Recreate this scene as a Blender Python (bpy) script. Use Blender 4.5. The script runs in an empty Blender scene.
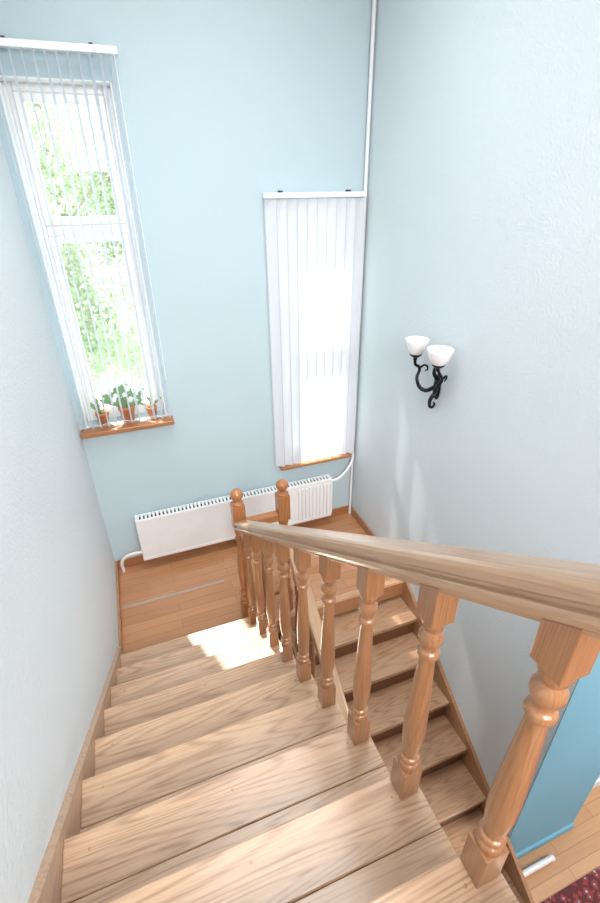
import bpy, bmesh, math, random
import numpy as np
from mathutils import Vector, Matrix
random.seed(7)
C=bpy.context.collection
scene=bpy.context.scene
ZOFF=4.38
try:
    scene.view_settings.view_transform='Standard'
except Exception: pass

# ---------------------------------------------------------------- materials
def newmat(name):
    m=bpy.data.materials.new(name); m.use_nodes=True
    nt=m.node_tree; b=nt.nodes['Principled BSDF']
    return m,nt,b
def N(nt,t,**k):
    n=nt.nodes.new(t)
    for a,v in k.items(): setattr(n,a,v)
    return n
def simple(name,col,rough=.5,metal=0,spec=.5):
    m,nt,b=newmat(name)
    tc=N(nt,'ShaderNodeTexCoord'); no=N(nt,'ShaderNodeTexNoise'); no.inputs['Scale'].default_value=9
    nt.links.new(tc.outputs['Object'],no.inputs['Vector'])
    mx=N(nt,'ShaderNodeMix',data_type='RGBA')
    mx.inputs[6].default_value=(*[c*.94 for c in col],1); mx.inputs[7].default_value=(*[min(1,c*1.04) for c in col],1)
    nt.links.new(no.outputs['Fac'],mx.inputs[0]); nt.links.new(mx.outputs[2],b.inputs['Base Color'])
    b.inputs['Roughness'].default_value=rough; b.inputs['Metallic'].default_value=metal
    b.inputs['Specular IOR Level'].default_value=spec
    return m
def paint(name,col,bump=.25,scale=90,rough=.75):
    m,nt,b=newmat(name)
    tc=N(nt,'ShaderNodeTexCoord'); no=N(nt,'ShaderNodeTexNoise'); no.inputs['Scale'].default_value=scale; no.inputs['Detail'].default_value=4
    n2=N(nt,'ShaderNodeTexNoise'); n2.inputs['Scale'].default_value=1.3
    nt.links.new(tc.outputs['Object'],no.inputs['Vector']); nt.links.new(tc.outputs['Object'],n2.inputs['Vector'])
    mx=N(nt,'ShaderNodeMix',data_type='RGBA')
    mx.inputs[6].default_value=(*[c*.96 for c in col],1); mx.inputs[7].default_value=(*[min(1,c*1.03) for c in col],1)
    nt.links.new(n2.outputs['Fac'],mx.inputs[0]); nt.links.new(mx.outputs[2],b.inputs['Base Color'])
    bp=N(nt,'ShaderNodeBump'); bp.inputs['Strength'].default_value=bump; bp.inputs['Distance'].default_value=.005
    nt.links.new(no.outputs['Fac'],bp.inputs['Height']); nt.links.new(bp.outputs['Normal'],b.inputs['Normal'])
    b.inputs['Roughness'].default_value=rough; b.inputs['Specular IOR Level'].default_value=.25
    return m
def wood(name,light,dark,axis=0,rough=.38,freq=30,coat=.15,var=.2,ring=.3,sc=7,fleck=.26):
    m,nt,b=newmat(name); L=nt.links.new
    tc=N(nt,'ShaderNodeTexCoord'); oi=N(nt,'ShaderNodeObjectInfo')
    mul=N(nt,'ShaderNodeMath',operation='MULTIPLY'); mul.inputs[1].default_value=37.
    L(oi.outputs['Random'],mul.inputs[0])
    add=N(nt,'ShaderNodeVectorMath',operation='ADD'); L(tc.outputs['Object'],add.inputs[0]); L(mul.outputs[0],add.inputs[1])
    mp=N(nt,'ShaderNodeMapping'); s=[sc]*3; s[axis]=.6; mp.inputs['Scale'].default_value=s; L(add.outputs[0],mp.inputs['Vector'])
    n1=N(nt,'ShaderNodeTexNoise'); n1.inputs['Scale'].default_value=1; n1.inputs['Detail'].default_value=1; L(mp.outputs[0],n1.inputs['Vector'])
    k=N(nt,'ShaderNodeMath',operation='MULTIPLY'); k.inputs[1].default_value=freq*5; L(n1.outputs['Fac'],k.inputs[0])
    sn=N(nt,'ShaderNodeMath',operation='SINE'); L(k.outputs[0],sn.inputs[0])
    mr=N(nt,'ShaderNodeMapRange'); mr.inputs['From Min'].default_value=-1; mr.inputs['From Max'].default_value=1; L(sn.outputs[0],mr.inputs['Value'])
    mp2=N(nt,'ShaderNodeMapping'); s2=[190,190,190]; s2[axis]=8; mp2.inputs['Scale'].default_value=s2; L(add.outputs[0],mp2.inputs['Vector'])
    n2=N(nt,'ShaderNodeTexNoise'); n2.inputs['Scale'].default_value=1; n2.inputs['Detail'].default_value=3; L(mp2.outputs[0],n2.inputs['Vector'])
    # open-pore flecks concentrated on the dark growth rings
    fl=N(nt,'ShaderNodeMapRange'); fl.inputs['From Min'].default_value=.35; fl.inputs['From Max'].default_value=.68; L(n2.outputs['Fac'],fl.inputs['Value'])
    pw=N(nt,'ShaderNodeMath',operation='POWER'); pw.inputs[1].default_value=3; L(mr.outputs[0],pw.inputs[0])
    pf=N(nt,'ShaderNodeMath',operation='MULTIPLY_ADD'); pf.inputs[1].default_value=.45; pf.inputs[2].default_value=.55; L(fl.outputs[0],pf.inputs[0])
    pr=N(nt,'ShaderNodeMath',operation='MULTIPLY'); L(pw.outputs[0],pr.inputs[0]); L(pf.outputs[0],pr.inputs[1])
    a1=N(nt,'ShaderNodeMath',operation='MULTIPLY'); a1.inputs[1].default_value=ring; L(pr.outputs[0],a1.inputs[0])
    a2=N(nt,'ShaderNodeMath',operation='MULTIPLY_ADD'); a2.inputs[1].default_value=fleck; L(fl.outputs[0],a2.inputs[0]); L(a1.outputs[0],a2.inputs[2])
    a3=N(nt,'ShaderNodeMath',operation='MULTIPLY_ADD'); a3.inputs[1].default_value=var; L(oi.outputs['Random'],a3.inputs[0]); L(a2.outputs[0],a3.inputs[2])
    a4=N(nt,'ShaderNodeMath',operation='SUBTRACT'); a4.inputs[1].default_value=0; a4.use_clamp=True; L(a3.outputs[0],a4.inputs[0])
    mx=N(nt,'ShaderNodeMix',data_type='RGBA'); mx.inputs[6].default_value=(*light,1); mx.inputs[7].default_value=(*dark,1); L(a4.outputs[0],mx.inputs[0])
    L(mx.outputs[2],b.inputs['Base Color'])
    b.inputs['Roughness'].default_value=rough; b.inputs['Coat Weight'].default_value=coat; b.inputs['Coat Roughness'].default_value=.2
    bp=N(nt,'ShaderNodeBump'); bp.inputs['Strength'].default_value=.06; bp.inputs['Distance'].default_value=.002; bp.invert=True; L(a2.outputs[0],bp.inputs['Height']); L(bp.outputs[0],b.inputs['Normal'])
    return m
M={}
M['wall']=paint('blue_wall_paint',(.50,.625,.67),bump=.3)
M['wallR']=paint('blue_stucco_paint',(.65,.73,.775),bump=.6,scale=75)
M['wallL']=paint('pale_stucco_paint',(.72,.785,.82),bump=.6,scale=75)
M['teal_shade']=paint('shaded_wall_paint',(.24,.50,.65))  # same blue wall paint, with the stub's shade put into the colour
M['white_ceiling']=paint('white_ceiling_paint',(.85,.87,.87))
M['tread']=wood('oak_tread_wood',(.64,.435,.285),(.24,.12,.06),0,rough=.3,coat=.35,ring=.42,var=.2)
M['tread2']=wood('oak_lower_tread_wood',(.64,.40,.245),(.26,.12,.055),0,rough=.32,coat=.3,ring=.4)
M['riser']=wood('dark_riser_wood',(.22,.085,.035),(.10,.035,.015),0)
M['string']=wood('stringer_wood',(.46,.25,.13),(.22,.09,.04),1)
M['stringL']=wood('pale_stringer_wood',(.58,.40,.275),(.30,.17,.10),1)
M['rail']=wood('handrail_wood',(.50,.32,.195),(.24,.12,.06),1,rough=.28,coat=.45,ring=.22,sc=16)
M['bal']=wood('baluster_wood',(.395,.19,.088),(.16,.06,.024),2,rough=.28,coat=.45,ring=.25,sc=16)
M['newel']=wood('newel_wood',(.46,.195,.075),(.22,.075,.022),2,rough=.3,coat=.35,sc=12)
M['base']=wood('baseboard_wood',(.44,.19,.075),(.24,.085,.03),0)
M['white']=simple('white_enamel',(.85,.86,.87),.35)
M['pvc']=simple('white_pvc',(.88,.89,.9),.3)
M['dark']=simple('dark_slot',(.06,.07,.08),.7)
M['iron']=simple('black_wrought_iron',(.012,.012,.018),.35,.6)
M['terracotta']=simple('terracotta',(.60,.22,.09),.8)
M['soil']=simple('soil',(.05,.03,.02),.9)
M['leaf']=simple('houseplant_leaf',(.20,.36,.18),.5)
M['petal']=simple('pale_petal',(.85,.86,.84),.6)
M['metal']=simple('floor_reflection_paint',(.46,.36,.29),.4,.1)  # flat grey for window light reflected on the landing floor
M['trunk']=simple('tree_bark',(.32,.27,.23),.9)
M['grass']=simple('lawn_grass',(.40,.48,.30),.95)
M['path']=simple('path_gravel',(.66,.64,.6),.95)

def parquet(name,light,dark,ang=0,pw=.9,ph=.085):
    m,nt,b=newmat(name); L=nt.links.new
    tc=N(nt,'ShaderNodeTexCoord'); mp=N(nt,'ShaderNodeMapping'); mp.inputs['Rotation'].default_value=(0,0,ang); L(tc.outputs['Object'],mp.inputs['Vector'])
    br=N(nt,'ShaderNodeTexBrick'); br.inputs['Scale'].default_value=1; br.inputs['Brick Width'].default_value=pw; br.inputs['Row Height'].default_value=ph
    br.inputs['Mortar Size'].default_value=.0012; br.inputs['Color1'].default_value=(0,0,0,1); br.inputs['Color2'].default_value=(1,1,1,1); br.inputs['Mortar'].default_value=(1,1,1,1); br.inputs['Mortar Smooth'].default_value=.3
    L(mp.outputs[0],br.inputs['Vector'])
    mp2=N(nt,'ShaderNodeMapping'); mp2.inputs['Scale'].default_value=(3,60,60); L(mp.outputs[0],mp2.inputs['Vector'])
    n2=N(nt,'ShaderNodeTexNoise'); n2.inputs['Scale'].default_value=1; n2.inputs['Detail'].default_value=3; L(mp2.outputs[0],n2.inputs['Vector'])
    a=N(nt,'ShaderNodeMath',operation='MULTIPLY_ADD'); a.inputs[1].default_value=.35; L(br.outputs['Color'],a.inputs[0])
    s=N(nt,'ShaderNodeMath',operation='MULTIPLY'); s.inputs[1].default_value=.6; L(n2.outputs['Fac'],s.inputs[0]); L(s.outputs[0],a.inputs[2])
    mx=N(nt,'ShaderNodeMix',data_type='RGBA'); mx.inputs[6].default_value=(*light,1); mx.inputs[7].default_value=(*dark,1); L(a.outputs[0],mx.inputs[0])
    m2=N(nt,'ShaderNodeMix',data_type='RGBA'); m2.inputs[7].default_value=(*[c*.45 for c in dark],1); L(mx.outputs[2],m2.inputs[6]); L(br.outputs['Fac'],m2.inputs[0])
    L(m2.outputs[2],b.inputs['Base Color']); b.inputs['Roughness'].default_value=.22; b.inputs['Coat Weight'].default_value=.4
    return m
M['parq']=parquet('landing_parquet',(.60,.30,.145),(.35,.15,.065))
M['parq2']=parquet('lower_parquet',(.68,.40,.21),(.46,.23,.11))

# translucent blind fabric
def blindmat(name,transp,tl=.5,k=1):
    m=bpy.data.materials.new(name); m.use_nodes=True; nt=m.node_tree; nt.nodes.clear(); L=nt.links.new
    o=N(nt,'ShaderNodeOutputMaterial'); d=N(nt,'ShaderNodeBsdfDiffuse'); t=N(nt,'ShaderNodeBsdfTranslucent'); tr=N(nt,'ShaderNodeBsdfTransparent')
    tc=N(nt,'ShaderNodeTexCoord'); w=N(nt,'ShaderNodeTexNoise'); w.inputs['Scale'].default_value=160; L(tc.outputs['Object'],w.inputs['Vector'])
    mx=N(nt,'ShaderNodeMix',data_type='RGBA'); mx.inputs[6].default_value=(.80*k,.83*k,.90*k,1); mx.inputs[7].default_value=(.86*k,.89*k,.95*k,1); L(w.outputs['Fac'],mx.inputs[0])
    L(mx.outputs[2],d.inputs['Color']); L(mx.outputs[2],t.inputs['Color'])
    s=N(nt,'ShaderNodeMixShader'); s.inputs[0].default_value=tl; L(d.outputs[0],s.inputs[1]); L(t.outputs[0],s.inputs[2])
    s2=N(nt,'ShaderNodeMixShader'); s2.inputs[0].default_value=transp; L(s.outputs[0],s2.inputs[1]); L(tr.outputs[0],s2.inputs[2]); L(s2.outputs[0],o.inputs['Surface'])
    return m
M['blind']=blindmat('blind_fabric',.06,.17,.93)
M['blind_edge']=blindmat('blind_overlap_shading',.0,.06,.70)  # darker slat edges: overlap shading put into the fabric colour
M['blind_sheer']=blindmat('sheer_blind_fabric',.08)
def glassmat():
    m=bpy.data.materials.new('window_glass'); m.use_nodes=True; nt=m.node_tree; nt.nodes.clear(); L=nt.links.new
    o=N(nt,'ShaderNodeOutputMaterial'); g=N(nt,'ShaderNodeBsdfGlossy'); g.inputs['Roughness'].default_value=.02; tr=N(nt,'ShaderNodeBsdfTransparent'); tr.inputs['Color'].default_value=(.97,.99,.98,1)
    s=N(nt,'ShaderNodeMixShader'); s.inputs[0].default_value=.05; L(tr.outputs[0],s.inputs[1]); L(g.outputs[0],s.inputs[2]); L(s.outputs[0],o.inputs['Surface']); return m
M['glass']=glassmat()
def leafmat():
    m=bpy.data.materials.new('tree_leaf'); m.use_nodes=True; nt=m.node_tree; nt.nodes.clear(); L=nt.links.new
    o=N(nt,'ShaderNodeOutputMaterial'); d=N(nt,'ShaderNodeBsdfDiffuse'); t=N(nt,'ShaderNodeBsdfTranslucent')
    tc=N(nt,'ShaderNodeTexCoord'); w=N(nt,'ShaderNodeTexNoise'); w.inputs['Scale'].default_value=2; L(tc.outputs['Object'],w.inputs['Vector'])
    mx=N(nt,'ShaderNodeMix',data_type='RGBA'); mx.inputs[6].default_value=(.36,.45,.30,1); mx.inputs[7].default_value=(.56,.62,.48,1); L(w.outputs['Fac'],mx.inputs[0])
    L(mx.outputs[2],d.inputs['Color']); L(mx.outputs[2],t.inputs['Color'])
    s=N(nt,'ShaderNodeMixShader'); s.inputs[0].default_value=.4; L(d.outputs[0],s.inputs[1]); L(t.outputs[0],s.inputs[2]); L(s.outputs[0],o.inputs['Surface']); return m
M['treeleaf']=leafmat()
def shade_glass():
    m,nt,b=newmat('frosted_white_glass'); b.inputs['Base Color'].default_value=(.86,.87,.89,1); b.inputs['Roughness'].default_value=.25
    b.inputs['Subsurface Weight'].default_value=.3; b.inputs['Coat Weight'].default_value=.5
    return m
M['shade']=shade_glass()
def rugmat():
    m,nt,b=newmat('oriental_rug_wool'); L=nt.links.new
    tc=N(nt,'ShaderNodeTexCoord'); v=N(nt,'ShaderNodeTexVoronoi'); v.inputs['Scale'].default_value=24; v.distance='MANHATTAN'; L(tc.outputs['Object'],v.inputs['Vector'])
    cr=N(nt,'ShaderNodeValToRGB'); cr.color_ramp.interpolation='CONSTANT'
    e=cr.color_ramp.elements; e[0].color=(.50,.42,.33,1); e[1].position=.3; e[1].color=(.06,.06,.13,1)
    a=e.new(.42); a.color=(.30,.05,.05,1); a=e.new(.72); a.color=(.12,.03,.035,1)
    L(v.outputs['Distance'],cr.inputs['Fac']); L(cr.outputs[0],b.inputs['Base Color']); b.inputs['Roughness'].default_value=.95
    return m
M['rug']=rugmat()

# ---------------------------------------------------------------- mesh helpers
def empty(name,loc=(0,0,0)):
    e=bpy.data.objects.new(name,None); e.location=loc; C.objects.link(e); e.empty_display_size=.1; return e
def finish(bm,name,mat,parent=None,loc=(0,0,0),smooth=False,bevel=0):
    me=bpy.data.meshes.new(name); bmesh.ops.recalc_face_normals(bm,faces=bm.faces); bm.to_mesh(me); bm.free()
    if smooth:
        for p in me.polygons: p.use_smooth=True
    o=bpy.data.objects.new(name,me); C.objects.link(o); o.location=loc
    for mm in (mat if isinstance(mat,list) else [mat]): me.materials.append(mm)
    if bevel:
        b=o.modifiers.new('bev','BEVEL'); b.width=bevel; b.segments=2; b.limit_method='ANGLE'
    if parent:
        o.parent=parent; o.location=Vector(loc)-parent.location
    return o
def addbox(bm,a,b,mi=0):
    vs=[bm.verts.new((x,y,z)) for x in (a[0],b[0]) for y in (a[1],b[1]) for z in (a[2],b[2])]
    for f in ((0,1,3,2),(4,6,7,5),(0,4,5,1),(2,3,7,6),(0,2,6,4),(1,5,7,3)):
        fc=bm.faces.new([vs[i] for i in f]); fc.material_index=mi
def box(name,a,b,mat,parent=None,bevel=0):
    c=[(a[i]+b[i])/2 for i in range(3)]
    bm=bmesh.new(); addbox(bm,[a[i]-c[i] for i in range(3)],[b[i]-c[i] for i in range(3)])
    return finish(bm,name,mat,parent,c,bevel=bevel)
def prism_x(name,poly,x0,x1,mat,parent=None,bevel=0):
    """poly list of (y,z) extruded over x"""
    bm=bmesh.new(); off=parent.location if parent else Vector((0,0,0))
    A=[bm.verts.new(Vector((x0,y,z))-off) for y,z in poly]; B=[bm.verts.new(Vector((x1,y,z))-off) for y,z in poly]
    n=len(poly); bm.faces.new(A); bm.faces.new(B[::-1])
    for i in range(n): bm.faces.new((A[i],B[i],B[(i+1)%n],A[(i+1)%n]))
    return finish(bm,name,mat,parent,loc=off,bevel=bevel)
def add_lathe(bm,prof,c=(0,0,0),seg=24,mi=0,smooth=True):
    rings=[]
    for r,z in prof:
        rings.append([bm.verts.new((c[0]+r*math.cos(2*math.pi*i/seg),c[1]+r*math.sin(2*math.pi*i/seg),c[2]+z)) for i in range(seg)])
    for a,b in zip(rings,rings[1:]):
        for i in range(seg):
            f=bm.faces.new((a[i],a[(i+1)%seg],b[(i+1)%seg],b[i])); f.smooth=smooth; f.material_index=mi
    for r,flip in ((rings[0],1),(rings[-1],0)):
        f=bm.faces.new(r[::-1] if flip else r); f.material_index=mi
def tube(name,pts,r,mat,parent=None,res=8,radii=None,poly=False):
    cu=bpy.data.curves.new(name,'CURVE'); cu.dimensions='3D'; cu.bevel_depth=r; cu.bevel_resolution=4; cu.resolution_u=res
    sp=cu.splines.new('POLY' if poly else 'BEZIER')
    if poly:
        sp.points.add(len(pts)-1)
        for i,p in enumerate(pts): sp.points[i].co=(*p,1)
    else:
        sp.bezier_points.add(len(pts)-1)
        for i,p in enumerate(pts):
            q=sp.bezier_points[i]; q.co=p; q.handle_left_type=q.handle_right_type='AUTO'
            if radii: q.radius=radii[i]
    cu.use_fill_caps=True
    o=bpy.data.objects.new(name,cu); C.objects.link(o); cu.materials.append(mat)
    if parent: o.parent=parent; o.location=-Vector(parent.location)
    return o

# ---------------------------------------------------------------- dims (camera at origin)
XL,XR,YB=-.455,1.84,3.5
ZL=-2.90            # landing
RUN,RISE=.26,.185
def Nz(k): return -1.235-RISE*k
def Ny(k): return .31+RUN*k
ZG=ZL-RISE*8        # ground floor
ZC=1.9; YF=-3.0; ZU=Nz(-2)

# ---------------------------------------------------------------- shell
# back wall with openings
W1=(-.40,.18,-1.53,.56); W2=(1.13,1.74,-2.18,-.06)
bm=bmesh.new(); TW=.30
def wb(x0,x1,z0,z1): addbox(bm,(x0,YB,z0),(x1,YB+TW,z1))
wb(XL-.2,W1[0],ZG,ZC); wb(W1[1],W2[0],ZG,ZC); wb(W2[1],XR+.12,ZG,ZC)
wb(W1[0],W1[1],ZG,W1[2]); wb(W1[0],W1[1],W1[3],ZC); wb(W2[0],W2[1],ZG,W2[2]); wb(W2[0],W2[1],W2[3],ZC)
finish(bm,'wall_back',M['wall'])
box('wall_left',(XL-.2,YF,ZG),(XL,YB,ZC),M['wallL'])
bm=bmesh.new(); addbox(bm,(XR,.93,ZG),(XR+.12,YB,ZC)); addbox(bm,(XR,YF,-1.15),(XR+.12,.93,ZC))
finish(bm,'wall_right',M['wallR'])
box('wall_stub',(XR+.002,.925,ZG),(2.56,1.05,-1.15),M['teal_shade'])
box('wall_passage',(2.56,1.08,ZG),(5.2,1.2,-1.15),M['wallL'])
box('wall_far_right',(5.2,YF,ZG),(5.32,1.2,-1.15),M['wallL'])
box('wall_front',(XL-.2,YF-.12,ZG),(5.32,YF,ZC),M['wallL'])
box('ceiling',(XL-.2,YF,ZC),(XR+.12,YB+TW,ZC+.12),M['white_ceiling'])
box('ceiling_lower_room',(XR+.12,YF,-1.15),(5.32,1.2,-1.0),M['white_ceiling'])
box('floor',(XL-.2,YF,ZG-.1),(5.32,YB+TW,ZG),M['parq2'])
box('floor_upper',(XL,YF,ZU-.2),(XR,Ny(-2),ZU),M['parq'])

# landing
bm=bmesh.new(); addbox(bm,(XL,2.43,ZL-.14),(XR,YB,ZL)); addbox(bm,(XL,2.32,ZL-.14),(.525,2.43,ZL))
finish(bm,'floor_landing',M['parq'])
box('reflection_streak_1',(XL+.03,2.988,ZL),(.40,3.015,ZL+.003),M['metal'])  # painted reflection streak, laid on the landing as a thin strip
# baseboards
box('baseboard_back',(XL,YB-.018,ZL),(XR,YB,ZL+.085),M['base'],bevel=.003)
bm=bmesh.new(); addbox(bm,(XR-.018,2.45,ZL),(XR,YB-.018,ZL+.085)); ob=finish(bm,'baseboard_right',M['string'],bevel=.003)
bm=bmesh.new(); addbox(bm,(XL,2.42,ZL),(XL+.018,YB-.018,ZL+.085)); finish(bm,'baseboard_left',M['string'],bevel=.003)
box('baseboard_stub',(XR+.12,.91,ZG),(2.56,.925,ZG+.07),M['teal_shade'])
box('baseboard_passage',(2.56,1.06,ZG),(5.2,1.08,ZG+.09),M['white'])

# ---------------------------------------------------------------- upper flight
st=empty('staircase',(0,1.3,-2))
KS=range(-1,9)
for k in KS:
    y1=Ny(k); y0=Ny(k-1)-.03; z=Nz(k); ym=y1-.155
    box(f'tread_front_{k+2}',(XL+.025,ym+.0006,z-.036),(.525,y1,z),M['tread'],st,bevel=.005)
    box(f'tread_back_{k+2}',(XL+.025,y0,z-.036),(.525,ym-.0006,z),M['tread'],st,bevel=.0015)
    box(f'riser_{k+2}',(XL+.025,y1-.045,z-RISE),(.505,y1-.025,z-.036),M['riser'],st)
    # screw plugs
    bm=bmesh.new()
    for xx in (-.36,.05,.44):
        add_lathe(bm,[(.004,0),(.004,.0005)],(xx,y1-.05,z),12)
    for v in bm.verts: v.co-=st.location
    finish(bm,f'screw_plugs_{k+2}',M['string'],st,loc=st.location)
# wall skirt
s=RISE/RUN
def nl(y): return -1.235-s*(y-.31)
prism_x('wall_stringer',[(-.25,nl(-.25)+.035),(2.5,nl(2.5)+.035),(2.5,ZL-.1),(2.3,ZL-.14),(-.25,nl(-.25)-.35)],XL,XL+.026,M['stringL'],st)
# sawtooth outer stringer
poly=[(Ny(-2)-.03,Nz(-1)-.036)]
for k in KS: poly+=[(Ny(k)-.03,Nz(k)-.036),(Ny(k)-.03,Nz(k)-RISE-.036 if k<8 else ZL-.14)]
poly+=[(Ny(8)-.25,ZL-.14),(Ny(-2)-.03,Nz(-1)-.40)]
prism_x('outer_stringer',poly,.45,.49,M['string'],st)
prism_x('soffit',[(Ny(-2),Nz(-1)-.33),(Ny(8)-.2,ZL-.06),(Ny(8)-.2,ZL-.085),(Ny(-2),Nz(-1)-.355)],XL,.45,M['string'],st)

# lower flight
for j in range(0,8):
    z=ZL-RISE*j; y=2.45-RUN*j
    if j==0: box('landing_nosing',(.78,y,z-.036),(XR-.025,y+.05,z+.002),M['tread2'],st,bevel=.004)
    else:
        box(f'lower_tread_{j}',(.77,y,z-.036),(XR-.025,y+RUN+.04,z),M['tread2'],st,bevel=.005)
    box(f'lower_riser_{j}',(.79,y+.025,z-RISE),(XR-.025,y+.045,z-.036),M['riser'],st)
def nl2(y): return ZL+s*(y-2.45)
prism_x('lower_wall_stringer',[(2.47,nl2(2.45)+.08),(.6,nl2(.6)+.07),(.5,ZG),(1.0,ZG),(2.47,ZL-.25)],XR-.026,XR,M['string'],st)
prism_x('lower_outer_stringer',[(2.44,nl2(2.45)-.01),(.63,nl2(.63)-.01),(.55,ZG),(.95,ZG),(2.44,ZL-.35)],.755,.79,M['string'],st)

# ---------------------------------------------------------------- balusters / rails
def baluster(name,x,y,z0,z1,parent,slope):
    h=z1-z0; bm=bmesh.new(); w=.0275
    hb=.115; ht=.085
    addbox(bm,(-w,-w,0),(w,w,hb))
    # top block with slanted top
    vs=[]
    for zz,f in ((h-ht,0),(h+.01,1)):
        for sx,sy in ((-1,-1),(1,-1),(1,1),(-1,1)):
            vs.append(bm.verts.new((sx*w,sy*w,zz-(f*slope*sy*w))))
    bm.faces.new(vs[:4][::-1]); bm.faces.new(vs[4:])
    for i in range(4): bm.faces.new((vs[i],vs[(i+1)%4],vs[4+(i+1)%4],vs[4+i]))
    a=hb; L=h-ht-hb
    t=[(.025,0),(.027,.012),(.025,.03),(.018,.04),(.018,.05),(.025,.058),(.027,.07),(.024,.083),(.018,.09),(.0205,.12),(.025,.18),(.0275,.25),(.0275,.31),(.026,.40),(.0235,.52),(.0205,.64),(.018,.74),(.017,.78),(.023,.79),(.025,.805),(.023,.82),(.017,.83),(.017,.85),(.022,.862),(.0265,.885),(.0265,.905),(.022,.925),(.017,.94),(.0215,.955),(.025,.975),(.025,1.0)]
    add_lathe(bm,[(r,a+q*L) for r,q in t],seg=20)
    return finish(bm,name,M['bal'],parent,(x,y,z0),bevel=.002)
def newel(name,x,y,z0,zt,parent):
    h=zt-z0; bm=bmesh.new(); w=.042
    addbox(bm,(-w,-w,0),(w,w,.22))
    ztop=h-.115
    addbox(bm,(-w,-w,ztop-.20),(w,w,ztop))
    L=ztop-.20-.22
    t=[(.038,0),(.04,.02),(.038,.04),(.027,.06),(.027,.08),(.038,.10),(.038,.13),(.028,.16),(.034,.25),(.040,.38),(.039,.5),(.034,.65),(.029,.78),(.027,.82),(.037,.85),(.037,.88),(.028,.91),(.036,.95),(.039,1.0)]
    add_lathe(bm,[(r,.22+q*L) for r,q in t],seg=24)
    R=.043; c=h-R
    prof=[(.040,ztop),(.044,ztop+.006),(.040,ztop+.014),(.024,ztop+.02),(.02,ztop+.03)]
    for i in range(1,14):
        a=-math.pi/2+ .45+ (math.pi-.45)*i/13
        prof.append((max(.001,R*math.cos(a)),c+R*math.sin(a)))
    add_lathe(bm,prof,seg=24)
    return finish(bm,name,M['newel'],parent,(x,y,z0),bevel=.003)
def handrail(name,x,p0,p1,mat,parent,w=.042,th=.075):
    """p=(y,z) of rail underside"""
    prof=[(-.6,0),(-.62,.14),(-.93,.22),(-1.0,.34),(-.98,.46),(-.78,.52),(-.76,.60),(-.98,.66),(-.98,.86),(-.86,.96),(-.6,1.0),(0,1.01)]
    prof=prof+[(-a,b) for a,b in prof[-2::-1]]
    d=Vector((0,p1[0]-p0[0],p1[1]-p0[1])); ln=d.length; d.normalize()
    bm=bmesh.new(); rings=[]
    # local frame: +y runs down the rail, so the grain follows the length
    for yy in (0,ln):
        rings.append([bm.verts.new((a*w,yy,b*th)) for a,b in prof])
    n=len(prof)
    for i in range(n): bm.faces.new((rings[0][i],rings[1][i],rings[1][(i+1)%n],rings[0][(i+1)%n]))
    bm.faces.new(rings[0]); bm.faces.new(rings[1][::-1])
    o=finish(bm,name,mat,parent,Vector((x,p0[0],p0[1])),bevel=.0015)
    o.rotation_euler=(math.atan2(d.z,d.y),0,0)
    return o
XB=.485
ru=empty('stair_railing',(XB,1.3,-2))
SR=.68
def rb(y): return -.515-SR*(y-.294)
for k in range(-1,9):
    y=.275+.258*k
    baluster(f'baluster_{k+2}',XB,y,Nz(k),rb(y),ru,SR)
newel('newel_post',XB,2.53,ZL,-1.69,ru)
newel('newel_post_top',XB,-.27,ZU,rb(-.27)+.25,ru)
handrail('handrail',XB,(-.23,rb(-.23)),(2.50,rb(2.50)),M['rail'],ru)
# lower
XB2=.80
rl=empty('stair_railing',(XB2,1.3,-3))
def rb2(y): return -2.80+.71*(y-1.5)
for j in range(1,8):
    y=2.45-RUN*j+.06; z=ZL-RISE*j
    baluster(f'baluster_{j}',XB2,y,z,rb2(y),rl,-.71)
newel('newel_post',XB2,2.53,ZL,-1.69,rl)
newel('newel_post_bottom',XB2,.52,ZG,rb2(.52)+.3,rl)
handrail('handrail',XB2,(.55,rb2(.55)),(2.50,rb2(2.50)),M['rail'],rl)
# short landing rail between newels
bm=bmesh.new(); addbox(bm,(XB+.04,2.50,-2.01),(XB2-.04,2.56,-1.95)); addbox(bm,(XB+.04,2.515,-2.72),(XB2-.04,2.545,-2.68))
for v in bm.verts: v.co-=ru.location
o=finish(bm,'crossbars',M['newel'],None,bevel=.006); o.parent=ru
baluster('landing_baluster',(XB+XB2)/2,2.53,ZL,-2.0,ru,0)

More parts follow.
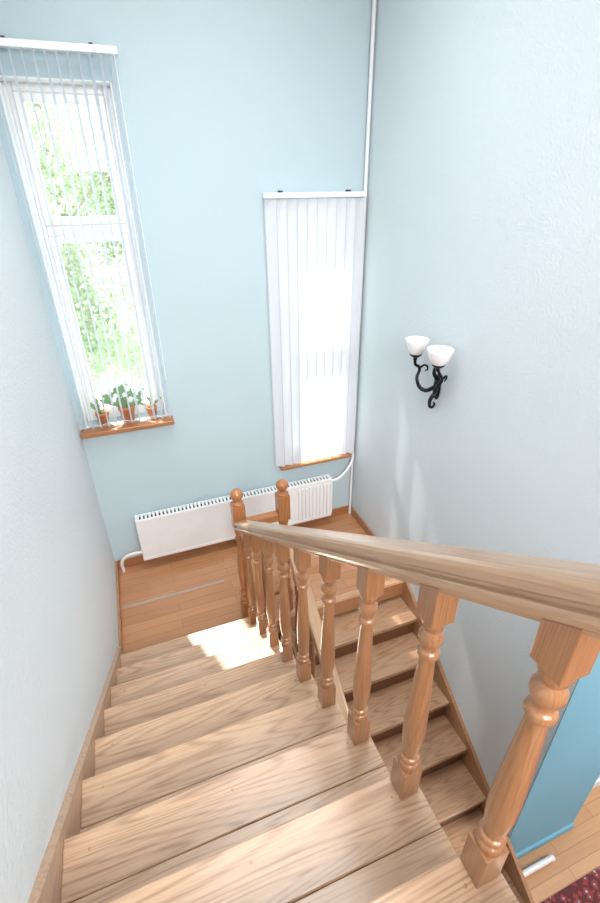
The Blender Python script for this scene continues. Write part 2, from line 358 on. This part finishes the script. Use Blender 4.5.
# ---------------------------------------------------------------- windows
def window(name,W,transom,sd=.10,sh=.035):
    x0,x1,z0,z1=W; yf=YB+.13; e=empty(name,((x0+x1)/2,yf,(z0+z1)/2))
    def fr(nm,a,b): return box(nm,a,b,M['pvc'],e,bevel=.006)
    f=.05
    fr('frame_left',(x0,yf,z0),(x0+f,yf+.07,z1)); fr('frame_right',(x1-f,yf,z0),(x1,yf+.07,z1))
    fr('frame_top',(x0+f,yf,z1-f),(x1-f,yf+.07,z1)); fr('frame_bottom',(x0+f,yf,z0),(x1-f,yf+.07,z0+f))
    fr('transom',(x0+f,yf-.005,transom-.03),(x1-f,yf+.065,transom+.03))
    # sashes
    for i,(a,b) in enumerate(((z0+f,transom-.03),(transom+.03,z1-f))):
        g=.045; X0,X1=x0+f,x1-f; ya,yb=yf-.015,yf+.05
        bm=bmesh.new()
        addbox(bm,(X0,ya,a),(X0+g,yb,b)); addbox(bm,(X1-g,ya,a),(X1,yb,b)); addbox(bm,(X0+g,ya,b-g),(X1-g,yb,b)); addbox(bm,(X0+g,ya,a),(X1-g,yb,a+g))
        for v in bm.verts: v.co-=e.location
        o=finish(bm,f'sash_{i+1}',M['pvc'],None,bevel=.005); o.parent=e
        box(f'glass_{i+1}',(X0+g,yf+.02,a+g),(X1-g,yf+.024,b-g),M['glass'],e)
    # white reveals
    bm=bmesh.new(); t=.006
    addbox(bm,(x0,YB+.002,z0),(x0+t,yf,z1)); addbox(bm,(x1-t,YB+.002,z0),(x1,yf,z1)); addbox(bm,(x0,YB+.002,z1-t),(x1,yf,z1))
    for v in bm.verts: v.co-=e.location
    o=finish(bm,'reveal',M['white'],None); o.parent=e
    # handle
    box('handle',(x1-f-.03,yf-.045,transom-.55),(x1-f-.015,yf-.02,transom-.43),M['white'],e,bevel=.005)
    box('sill',(x0-.045,YB-sd,z0-sh),(x1+.045,yf,z0),M['base'],e,bevel=.006)
    return e
window('window_1',W1,-.20)
window('window_2',W2,-1.0,.07,.024)

def blinds(name,x0,x1,z0,z1,n,ang,mat,y=YB-.05,wslat=.085,jit=.05,edge=None):
    e=empty(name,((x0+x1)/2,y,z1))
    box('headrail',(x0-.01,y-.022,z1-.035),(x1+.01,y+.022,z1),M['white'],e,bevel=.004)
    bm=bmesh.new()
    for i in range(2):
        xx=x0+.12+(x1-x0-.24)*i; addbox(bm,(xx-.01,y,z1-.005),(xx+.01,YB,z1+.012))
    for v in bm.verts: v.co-=e.location
    o=finish(bm,'brackets',M['dark'],None); o.parent=e
    bm=bmesh.new()
    for i in range(n):
        xc=x0+(i+.5)*(x1-x0)/n; a=ang
        a+=random.uniform(-jit,jit)
        prev=None; seg=14
        for s_ in range(seg+1):
            u=(s_/seg-.5)*wslat; bow=.006*(1-(2*s_/seg-1)**2)
            px=xc+u*math.cos(a)-bow*math.sin(a); py=y+u*math.sin(a)+bow*math.cos(a)
            v0=bm.verts.new((px,py,z0)); v1=bm.verts.new((px,py,z1-.04))
            if prev: 
                f=bm.faces.new((prev[0],v0,v1,prev[1])); f.smooth=True
                if edge and s_ in (1,seg): f.material_index=1
            prev=(v0,v1)
    for v in bm.verts: v.co-=e.location
    me=bpy.data.meshes.new('slats'); bm.to_mesh(me); bm.free(); me.materials.append(mat)
    if edge: me.materials.append(edge)
    o=bpy.data.objects.new('slats',me); C.objects.link(o); o.parent=e
    # bottom chain
    pts=[(x0+(i+.5)*(x1-x0)/n-e.location.x,(.02 if i%2 else -.02),z0+.012-e.location.z) for i in range(n)]
    t=tube('bottom_chain',pts,.0018,M['white'],None,poly=True); t.parent=e
    # control cord
    t=tube('cord',[(x1-.01-e.location.x,-.03,-.03),(x1-.01-e.location.x,-.03,z0-z1+.3)],.002,M['white'],None,poly=True); t.parent=e
    return e
blinds('vertical_blinds',XL+.02,.225,-1.50,.70,12,math.radians(100),M['blind_sheer'],y=YB-.065)
blinds('vertical_blinds',1.045,XR-.04,-2.165,-.005,10,math.radians(-30),M['blind'],wslat=.090,jit=.12,edge=M['blind_edge'])

# ---------------------------------------------------------------- radiator
r0,r1,rz0,rz1=-.21,1.56,-2.79,-2.36
ra=empty('radiator',((r0+r1)/2,YB-.08,rz0))
bm=bmesh.new()
yb_,yf_=YB-.035,YB-.125
addbox(bm,(r0,yf_,rz0),(r1,yf_+.012,rz1)); addbox(bm,(r0,yb_-.012,rz0),(r1,yb_,rz1))
addbox(bm,(r0-.004,yf_+.002,rz0),(r0+.010,yb_-.002,rz1+.006)); addbox(bm,(r1-.010,yf_+.002,rz0),(r1+.004,yb_-.002,rz1+.006))
# horizontal lips & ribs
addbox(bm,(r0,yf_-.004,rz1-.03),(r1,yf_,rz1-.005)); addbox(bm,(r0,yf_-.004,rz0+.005),(r1,yf_,rz0+.03))
x=1.22
while x<1.55:
    addbox(bm,(x,yf_-.014,rz0+.04),(x+.02,yf_,rz1-.04)); x+=.036
for v in bm.verts: v.co-=ra.location
o=finish(bm,'panel',M['white'],None,bevel=.003); o.parent=ra
bm=bmesh.new(); addbox(bm,(r0+.01,yf_+.012,rz0+.05),(r1-.01,yb_-.012,rz1-.02))
for v in bm.verts: v.co-=ra.location
o=finish(bm,'core',M['dark'],None); o.parent=ra
bm=bmesh.new(); x=r0+.012
while x<r1-.02:
    addbox(bm,(x,yf_+.01,rz1-.008),(x+.018,yb_-.01,rz1+.004)); x+=.032
for v in bm.verts: v.co-=ra.location
o=finish(bm,'top_grille',M['white'],None); o.parent=ra
for i,x in enumerate((.1,.9,1.4)):
    box(f'bracket_{i+1}',(x,yb_,rz0+.1),(x+.03,YB-.001,rz1-.1),M['white'],ra)
# pipes
px_=XR-.025
hp=empty('heating_pipe',(px_,YB-.03,0))
tube('riser_pipe',[(px_,YB-.03,ZC),(px_,YB-.03,-2.17)],.013,M['white'],hp,poly=True)
tube('branch_pipe',[(px_,YB-.03,-2.16),(px_,YB-.035,-2.24),(XR-.08,YB-.07,-2.31),(XR-.18,YB-.075,-2.40),(r1+.0,YB-.08,-2.42)],.013,M['white'],hp)
tube('lower_riser_pipe',[(px_,YB-.03,-2.17),(px_,YB-.03,ZL)],.012,M['white'],hp,poly=True)
tube('left_pipe',[(r0,YB-.08,-2.72),(r0-.06,YB-.08,-2.72),(r0-.14,YB-.07,-2.74),(r0-.185,YB-.06,-2.80),(r0-.19,YB-.06,ZL)],.014,M['white'],hp)
fp=tube('floor_pipe',[(XR+.02,.82,ZG+.04),(2.20,.82,ZG+.04),(2.25,.82,ZG+.035),(2.26,.82,ZG)],.02,M['white'],None,poly=False)

# ---------------------------------------------------------------- sconce
sc=empty('wall_sconce',(XR,2.37,-1.065))
bm=bmesh.new()
add_lathe(bm,[(.001,-.0),(.028,.0),(.034,.006),(.030,.014),(.016,.02),(.012,.03),(.001,.034)],seg=24)
for v in bm.verts:
    c_=v.co.copy(); v.co=Vector((-c_.z,c_.y*1.1,c_.x*2.6))
o=finish(bm,'backplate',M['iron'],None,smooth=True); o.parent=sc; o.location=(0,0,-.06)
def bowl(nm,lx,ly,lz,r):
    bm=bmesh.new()
    prof=[(.012,0),(.03,.006),(r*.62,.026),(r*.82,.055),(r*.95,.092),(r,.108),(r*.97,.109),(r*.92,.092),(r*.78,.058),(r*.55,.032),(.01,.012)]
    add_lathe(bm,prof,seg=32)
    o=finish(bm,nm,M['shade'],None,smooth=True); o.parent=sc; o.location=(lx,ly,lz)
    bm=bmesh.new(); add_lathe(bm,[(.004,-.034),(.014,-.028),(.012,-.012),(.026,-.004),(.038,.006),(.040,.014),(.02,.014)],seg=20)
    o=finish(bm,nm+'_cup',M['iron'],None,smooth=True); o.parent=sc; o.location=(lx,ly,lz)
bowl('bowl_1',-.13,.10,.135,.074); bowl('bowl_2',-.12,-.13,.135,.079)
def iron(nm,pts,r,radii=None):
    t=tube(nm,pts,r*1.3,M['iron'],None,radii=radii); t.parent=sc
iron('arm_1',[(-.012,.01,-.06),(-.07,.05,-.09),(-.11,.085,-.02),(-.09,.10,.05),(-.125,.10,.08),(-.13,.10,.115)],.0085,[1.2,1.2,1,.9,.9,.8])
iron('arm_2',[(-.012,-.01,-.06),(-.06,-.05,-.08),(-.08,-.09,-.02),(-.07,-.12,.04),(-.10,-.13,.08),(-.12,-.13,.115)],.0085,[1.2,1.2,1,.9,.9,.8])
iron('scroll_1',[(-.02,0,-.10),(-.05,0,-.16),(-.03,0,-.20),(-.01,0,-.18),(-.02,0,-.165)],.007,[1.6,1.3,1,.8,.6])
iron('scroll_2',[(-.09,.10,.05),(-.05,.09,.065),(-.04,.08,.04),(-.055,.085,.03)],.006,[1,.9,.7,.5])
iron('scroll_3',[(-.07,-.12,.04),(-.035,-.11,.055),(-.025,-.10,.03),(-.04,-.105,.02)],.006,[1,.9,.7,.5])
iron('scroll_4',[(-.02,0,.0),(-.045,0,.05),(-.025,0,.085),(-.01,0,.06)],.007,[1.6,1.3,1,.7])

# ---------------------------------------------------------------- plants on sill
def plant(x,y,z,s,dens,flower):
    e=empty('potted_plant',(x,y,z))
    bm=bmesh.new(); add_lathe(bm,[(.038*s,0),(.050*s,.085*s),(.055*s,.085*s),(.057*s,.108*s),(.050*s,.108*s),(.046*s,.09*s),(.001,.09*s)],seg=24)
    o=finish(bm,'pot',M['terracotta'],None); o.parent=e
    bm=bmesh.new(); add_lathe(bm,[(.001,.09*s),(.046*s,.092*s),(.001,.097*s)],seg=20); o=finish(bm,'soil',M['soil'],None); o.parent=e
    bm=bmesh.new()
    for i in range(dens):
        a=random.uniform(0,6.28); el=random.uniform(.3,1.45); ln=random.uniform(.08,.19)*s
        base=Vector((random.uniform(-.02,.02),random.uniform(-.02,.02),.09*s))
        d=Vector((math.cos(a)*math.cos(el),math.sin(a)*math.cos(el)*.22,math.sin(el)))
        tip=base+d*ln; side=d.cross(Vector((0,1,0))).normalized()
        wdt=random.uniform(.012,.022)*s
        if flower and random.random()<.4:
            for q in range(5):
                b=q*1.256; p=tip+Vector((math.cos(b)*.018,math.sin(b)*.008,math.sin(b)*.016)); p2=tip+Vector((math.cos(b+.9)*.018,math.sin(b+.9)*.008,math.sin(b+.9)*.016))
                f=bm.faces.new([bm.verts.new(v) for v in (tip,p,p2)]); f.material_index=1
        vv=[bm.verts.new(v) for v in (base,base+d*ln*.5+side*wdt*.4,base+d*ln*.75+side*wdt*.8,tip,base+d*ln*.75-side*wdt*.8,base+d*ln*.5-side*wdt*.4)]
        bm.faces.new(vv)
    me=bpy.data.meshes.new('foliage'); bm.to_mesh(me); bm.free(); me.materials.append(M['leaf']); me.materials.append(M['petal'])
    o=bpy.data.objects.new('foliage',me); C.objects.link(o); o.parent=e
zs=W1[2]
plant(-.10,YB+.05,zs,1.12,110,True)
plant(-.28,YB+.05,zs,.9,7,False)
plant(.08,YB+.05,zs,.75,6,False)

# rug
box('rug',(1.98,-1.6,ZG),(4.2,.66,ZG+.012),M['rug'])

# ---------------------------------------------------------------- outside
ZO=-5.2
box('lawn',(-30,YB+TW,ZO-.1),(30,45,ZO),M['grass'])
box('garden_path',(-30,12.5,ZO),(30,15,ZO+.02),M['path'])
def tree(x,y,h,r,n):
    e=empty('tree',(x,y,ZO))
    bm=bmesh.new(); add_lathe(bm,[(.28,0),(.2,.6),(.16,h*.5),(.1,h*.85),(.03,h)],seg=12)
    o=finish(bm,'trunk',M['trunk'],None,smooth=True); o.parent=e
    for i in range(6):
        a=i*1.05; t=tube(f'branch_{i}',[(0,0,h*.45+.25*i),(math.cos(a)*r*.4,math.sin(a)*r*.4,h*.6+.25*i),(math.cos(a)*r*.8,math.sin(a)*r*.8,h*.75+.2*i)],.05,M['trunk'],None,radii=[1,.7,.3]); t.parent=e
    bm=bmesh.new()
    blobs=[(random.gauss(0,r*.4),random.gauss(0,r*.4),h*.70+random.gauss(0,h*.19),random.uniform(.35,.6)*r) for _ in range(18)]
    for i in range(n):
        b=random.choice(blobs); v=Vector((random.gauss(0,1),random.gauss(0,1),random.gauss(0,1))).normalized()*b[3]*random.uniform(.5,1)
        c_=Vector(b[:3])+v; u=Vector((random.gauss(0,1),random.gauss(0,1),random.gauss(0,1))).normalized(); w=u.orthogonal().normalized()
        sz=random.uniform(.06,.12)
        bm.faces.new([bm.verts.new(c_+q) for q in (u*sz,w*sz*.5,-u*sz,-w*sz*.5)])
    me=bpy.data.meshes.new('crown'); bm.to_mesh(me); bm.free(); me.materials.append(M['treeleaf'])
    o=bpy.data.objects.new('crown',me); C.objects.link(o); o.parent=e
tree(-2.0,10.3,7,2.3,10000); tree(.8,18,8,2.8,9000); tree(-4.5,19,9,3.2,8000); tree(4.0,11,7.5,2.2,4500); tree(-1.5,23,9.5,3.2,9000); tree(-6.5,27,10,3.5,8000)

# ---------------------------------------------------------------- camera
f=467.;c=(300,451.5)
nad=np.array([312-c[0],-(1290-c[1]),-f]);nad/=np.linalg.norm(nad)
Zv=-nad
dv=np.array([99-c[0],-(194-c[1]),-f]);dv-=dv.dot(Zv)*Zv;Yv=dv/np.linalg.norm(dv);Xv=np.cross(Yv,Zv)
R=Matrix([Xv.tolist(),Yv.tolist(),Zv.tolist()])
cd=bpy.data.cameras.new('camera'); cam=bpy.data.objects.new('camera',cd); C.objects.link(cam); scene.camera=cam
cd.sensor_fit='HORIZONTAL'; cd.sensor_width=36; cd.lens=f/600*36; cd.clip_start=.02
cam.matrix_world=R.to_4x4()

# ---------------------------------------------------------------- lights
def area(name,loc,tgt,sx,sy,p,col=(1,1,1),spread=180):
    l=bpy.data.lights.new(name,'AREA'); l.shape='RECTANGLE'; l.size=sx; l.size_y=sy; l.energy=p; l.color=col; l.spread=math.radians(spread)
    o=bpy.data.objects.new(name,l); C.objects.link(o); o.location=loc
    o.rotation_euler=(Vector(tgt)-Vector(loc)).to_track_quat('-Z','Y').to_euler(); return o
sun=bpy.data.lights.new('sun','SUN'); sun.energy=17; sun.angle=.03; sun.color=(1,.95,.89)
so=bpy.data.objects.new('sun',sun); C.objects.link(so); so.location=(0,8,6); so.rotation_euler=Vector((.31,-1.2,-1.56)).to_track_quat('-Z','Y').to_euler()
area('ceiling_fill',(.6,1.9,ZC-.06),(.7,2.2,-3),1.4,2.0,36,(1,.985,.975),115)  # added overhead fill light, no fitting modelled
area('upper_hall_fill',(.5,-2.2,1.0),(.7,3.2,-2.9),1.8,1.6,92,(1,.975,.96),110)  # added soft fill from behind the camera
area('lower_room_fill',(3.4,-.6,-1.25),(3.2,-.2,-4),1.2,1.2,100,(1,.97,.94))  # added fill to brighten the lower room, source unseen

w=bpy.data.worlds.new('world'); scene.world=w; w.use_nodes=True; nt=w.node_tree
bg=nt.nodes['Background']; sky=nt.nodes.new('ShaderNodeTexSky'); 
try:
    sky.sky_type='NISHITA'; sky.sun_disc=False; sky.sun_elevation=math.radians(50); sky.sun_rotation=math.radians(160)
except Exception: pass
mixn=nt.nodes.new('ShaderNodeMix'); mixn.data_type='RGBA'; mixn.inputs[0].default_value=.6; mixn.inputs[7].default_value=(6,6.2,6.4,1)
nt.links.new(sky.outputs[0],mixn.inputs[6]); nt.links.new(mixn.outputs[2],bg.inputs['Color']); bg.inputs['Strength'].default_value=.6

# lift the whole place so the ground floor is z=0
for o in list(scene.objects):
    if o.parent is None: o.location.z+=ZOFF
